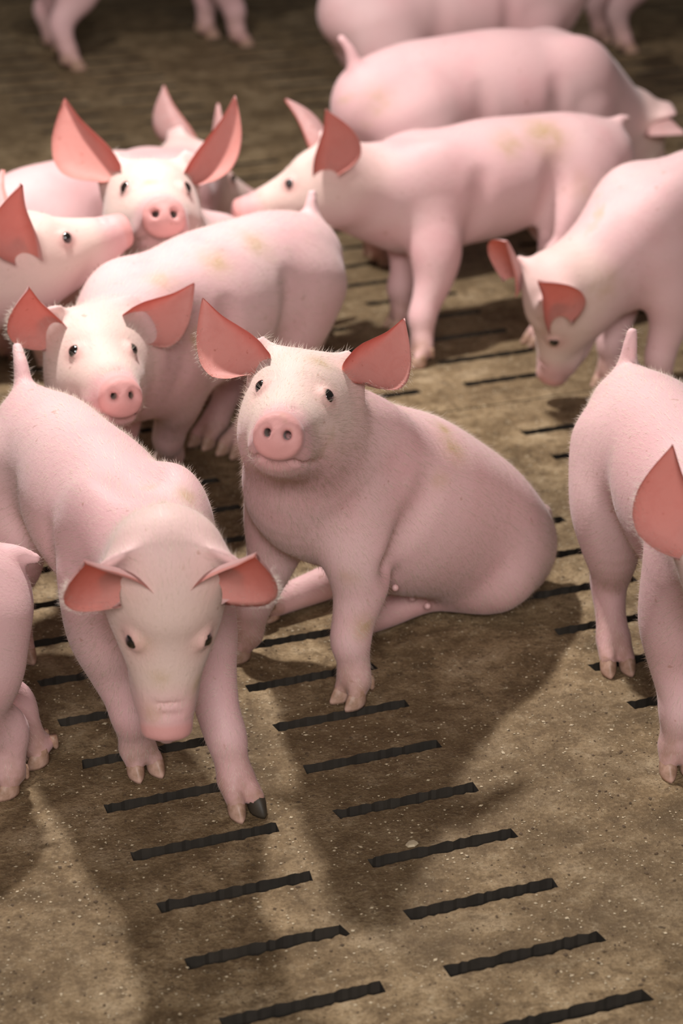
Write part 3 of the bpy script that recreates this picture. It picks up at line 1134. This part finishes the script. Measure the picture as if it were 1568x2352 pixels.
# p4
build_piglet('piglet standing behind the front left walker, snout just above that back', GROUP, s=0.939, x=0.1557, y=0.6038, hd=-144.6335, zP=0.2788, zS=0.2676, L=0.33, bend=0.0, arch=0.02, ny=21.1659, np=11.1713, nl=0.1996, hy=52.8668, hp=13.1678, hr=-5.0667, feet={'FL': (0.107, 0.675, 0.0), 'HL': (0.212, 0.696, 0.0), 'HR': (0.184, 0.743, 0.0)}, ears={'R': (0.637, -0.399, 0.515), 'L': (-0.138, 0.805, 0.422)}, open={'L': (0.944, -0.023, 0.023), 'R': (0.944, -0.223, 0.023)}, stains=[[0.15, 0.089, 0.274, 0.022, 0.6], [-0.04, 0.051, 0.348, 0.024, 0.5], [0.055, 0.053, 0.349, 0.022, 0.5], [0.168, 0.051, 0.355, 0.02, 0.4], [0.402, 0.154, 0.323, 0.012, 0.3]], hairs=22000, tail=(-0.3, -0.1, 0.9), taillen=0.045)

# p8
build_piglet('piglet standing side-on in the middle distance facing left, yellow stain on its back', GROUP, s=0.8787, x=0.7966, y=1.086, hd=185.2564, zP=0.2881, zS=0.2692, L=0.33, bend=0.0, arch=0.02, ny=2.3345, np=15.2103, nl=0.2, hy=-26.9607, hp=-10.6195, hr=-3.8267, feet={'FL': (0.605, 0.94, 0.0), 'HL': (0.822, 0.96, 0.0)}, ears={'L': (-0.155, 0.147, 0.905), 'R': (0.501, -0.261, 0.8)}, open={'L': (0.117, 0.805, 0.238)}, stains=[[-0.062, 0.05, 0.327, 0.035, 0.6], [0.009, 0.06, 0.323, 0.025, 0.45], [-0.103, 0.095, 0.245, 0.025, 0.25]], hairs=10000, tail=(-0.9, 0, 0.35), taillen=0.035, earw=1.0)

# p11
build_piglet('piglet at the right edge sniffing the floor with lowered head', GROUP, s=0.92, x=1.006, y=0.7403, hd=199, zP=0.285, zS=0.2742, L=0.33, bend=0.0, arch=0.02, ny=-6, np=-24, nl=0.175, hy=-91.646, hp=-70.3707, hr=-80.3539, feet={}, ears={'L': (-0.695, 0.125, 0.58), 'R': (-0.734, 0.143, 0.525)}, open={'L': (-0.099, 0.526, 0.358), 'R': (0.472, 0.018, 0.096)}, stains=[[0.286, 0.055, 0.217, 0.03, 0.35]], hairs=10000)

# p9
build_piglet('piglet seen side-on facing right, tail raised, behind the left-facing one', GROUP, s=1.0612, x=0.9303, y=1.434, hd=10.2959, zP=0.2872, zS=0.2578, L=0.3259, bend=0.0, arch=0.02, ny=12.8699, np=-29.7574, nl=0.209, hy=0.0, hp=-60.0, hr=0.0, feet={}, ears={'R': (-0.156, -0.868, -0.252), 'L': (-0.401, 0.708, 0.437)}, open={'R': (0.193, -0.507, -0.246)}, stains=[[-0.261, -0.063, 0.338, 0.03, 0.2]], hairs=8000, tail=(-0.5, 0.2, 0.9))

# p12
build_piglet('piglet cropped by the right edge beside the sitting one, tail raised, one pink ear showing', GROUP, s=0.9301, x=0.4517, y=-0.2025, hd=-100.7245, zP=0.2795, zS=0.2689, L=0.33, bend=0.0, arch=0.02, ny=-12.895, np=22.0438, nl=0.2, hy=26.8418, hp=16.7533, hr=8.2672, feet={'HR': (0.422, -0.111, 0.0), 'FR': (0.375, -0.348, 0.0)}, ears={'R': (0.121, -0.049, 0.915)}, open={'R': (0.735, -0.575, 0.258)}, h=0.0036, hairs=32000, tail=(-0.1, 0.1, 1), taillen=0.05, girth=0.87)

# p3
build_piglet('piglet rear at the lower left edge with stubby tail pointing right', GROUP, s=0.8555, x=-0.503, y=-0.1649, hd=200.9348, zP=0.2504, zS=0.2785, L=0.33, bend=0.0, arch=0.02, ny=0.0, np=20.0, nl=0.2, hy=0.0, hp=-20.0, hr=0.0, feet={'HL': (-0.309, -0.125, 0.0), 'HR': (-0.264, -0.073, 0.0)}, ears={}, open={}, h=0.0038, hairs=14000, tail=(-0.75, 0.62, 0.0), taillen=0.045)

# p5
build_piglet('piglet at the left edge in profile, its snout against another cheek', GROUP, s=0.9294, x=-0.3939, y=0.7662, hd=-21.766, zP=0.29, zS=0.2958, L=0.33, bend=0.0, arch=0.02, ny=0.5067, np=22.8171, nl=0.2, hy=32.4652, hp=12.8927, hr=9.8544, feet={}, ears={'R': (0.126, -0.158, 0.902), 'L': (0.544, 0.721, 0.136)}, open={'R': (0.064, -0.639, 0.331)}, hairs=8000)

# p6
build_piglet('piglet with tall upright ears facing the camera at upper left', GROUP, s=1.1187, x=0.3098, y=1.0529, hd=-149.4297, zP=0.0654, zS=0.1498, L=0.2, bend=0.0, arch=0.0, ny=31.8542, np=44.2677, nl=0.2, hy=49.8603, hp=22.6991, hr=-3.9487, feet={'FR': (0.215, 0.985, 0), 'FL': (0.255, 0.9, 0)}, ears={'R': (-0.242, -0.431, 0.772), 'L': (-0.033, 0.473, 0.794)}, open={'R': (0.962, -0.138, -0.112), 'L': (0.931, 0.131, -0.106)}, stains=[[0.281, 0.126, 0.387, 0.01, 0.6]], sitting=1, hairs=9000, elen=0.128, earw={'R': 0.87, 'L': 0.66}, girth=0.82, paths={})

# p10
build_piglet('piglet cut off by the top edge, only its lower body in view', GROUP, s=1.0354, x=1.2048, y=2.2286, hd=2.2548, zP=0.2824, zS=0.2619, L=0.33, bend=0.0, arch=0.02, ny=0.0, np=40.0, nl=0.2, hy=0.0, hp=-20.0, hr=0.0, feet={}, ears={}, open={}, hairs=4000)

# p7
build_piglet('piglet facing right, mostly hidden behind the one with tall upright ears', GROUP, s=0.9181, x=0.1616, y=1.2512, hd=29.2603, zP=0.2474, zS=0.1995, L=0.33, bend=0.0, arch=0.02, ny=26.53, np=2.3557, nl=0.2, hy=-10.4213, hp=-19.6428, hr=8.0339, feet={}, ears={'R': (-0.256, 0.02, 0.9)}, open={}, hairs=6000, tail=(-0.5, 0, -0.6))

# p13
build_piglet('piglet in the far upper left of which only four legs show', GROUP, s=1.15, x=.84, y=3.37, hd=2, feet=dict(HR=(.61,3.22,0),HL=(.625,3.47,0),FL=(1.03,3.45,0),FR=(1.08,3.32,0)), hairs=0)
# p14
build_piglet('piglet in the far upper right of which only one leg shows', GROUP, s=1.1, x=2.15, y=2.93, hd=0, hairs=0)
#PIGS_END
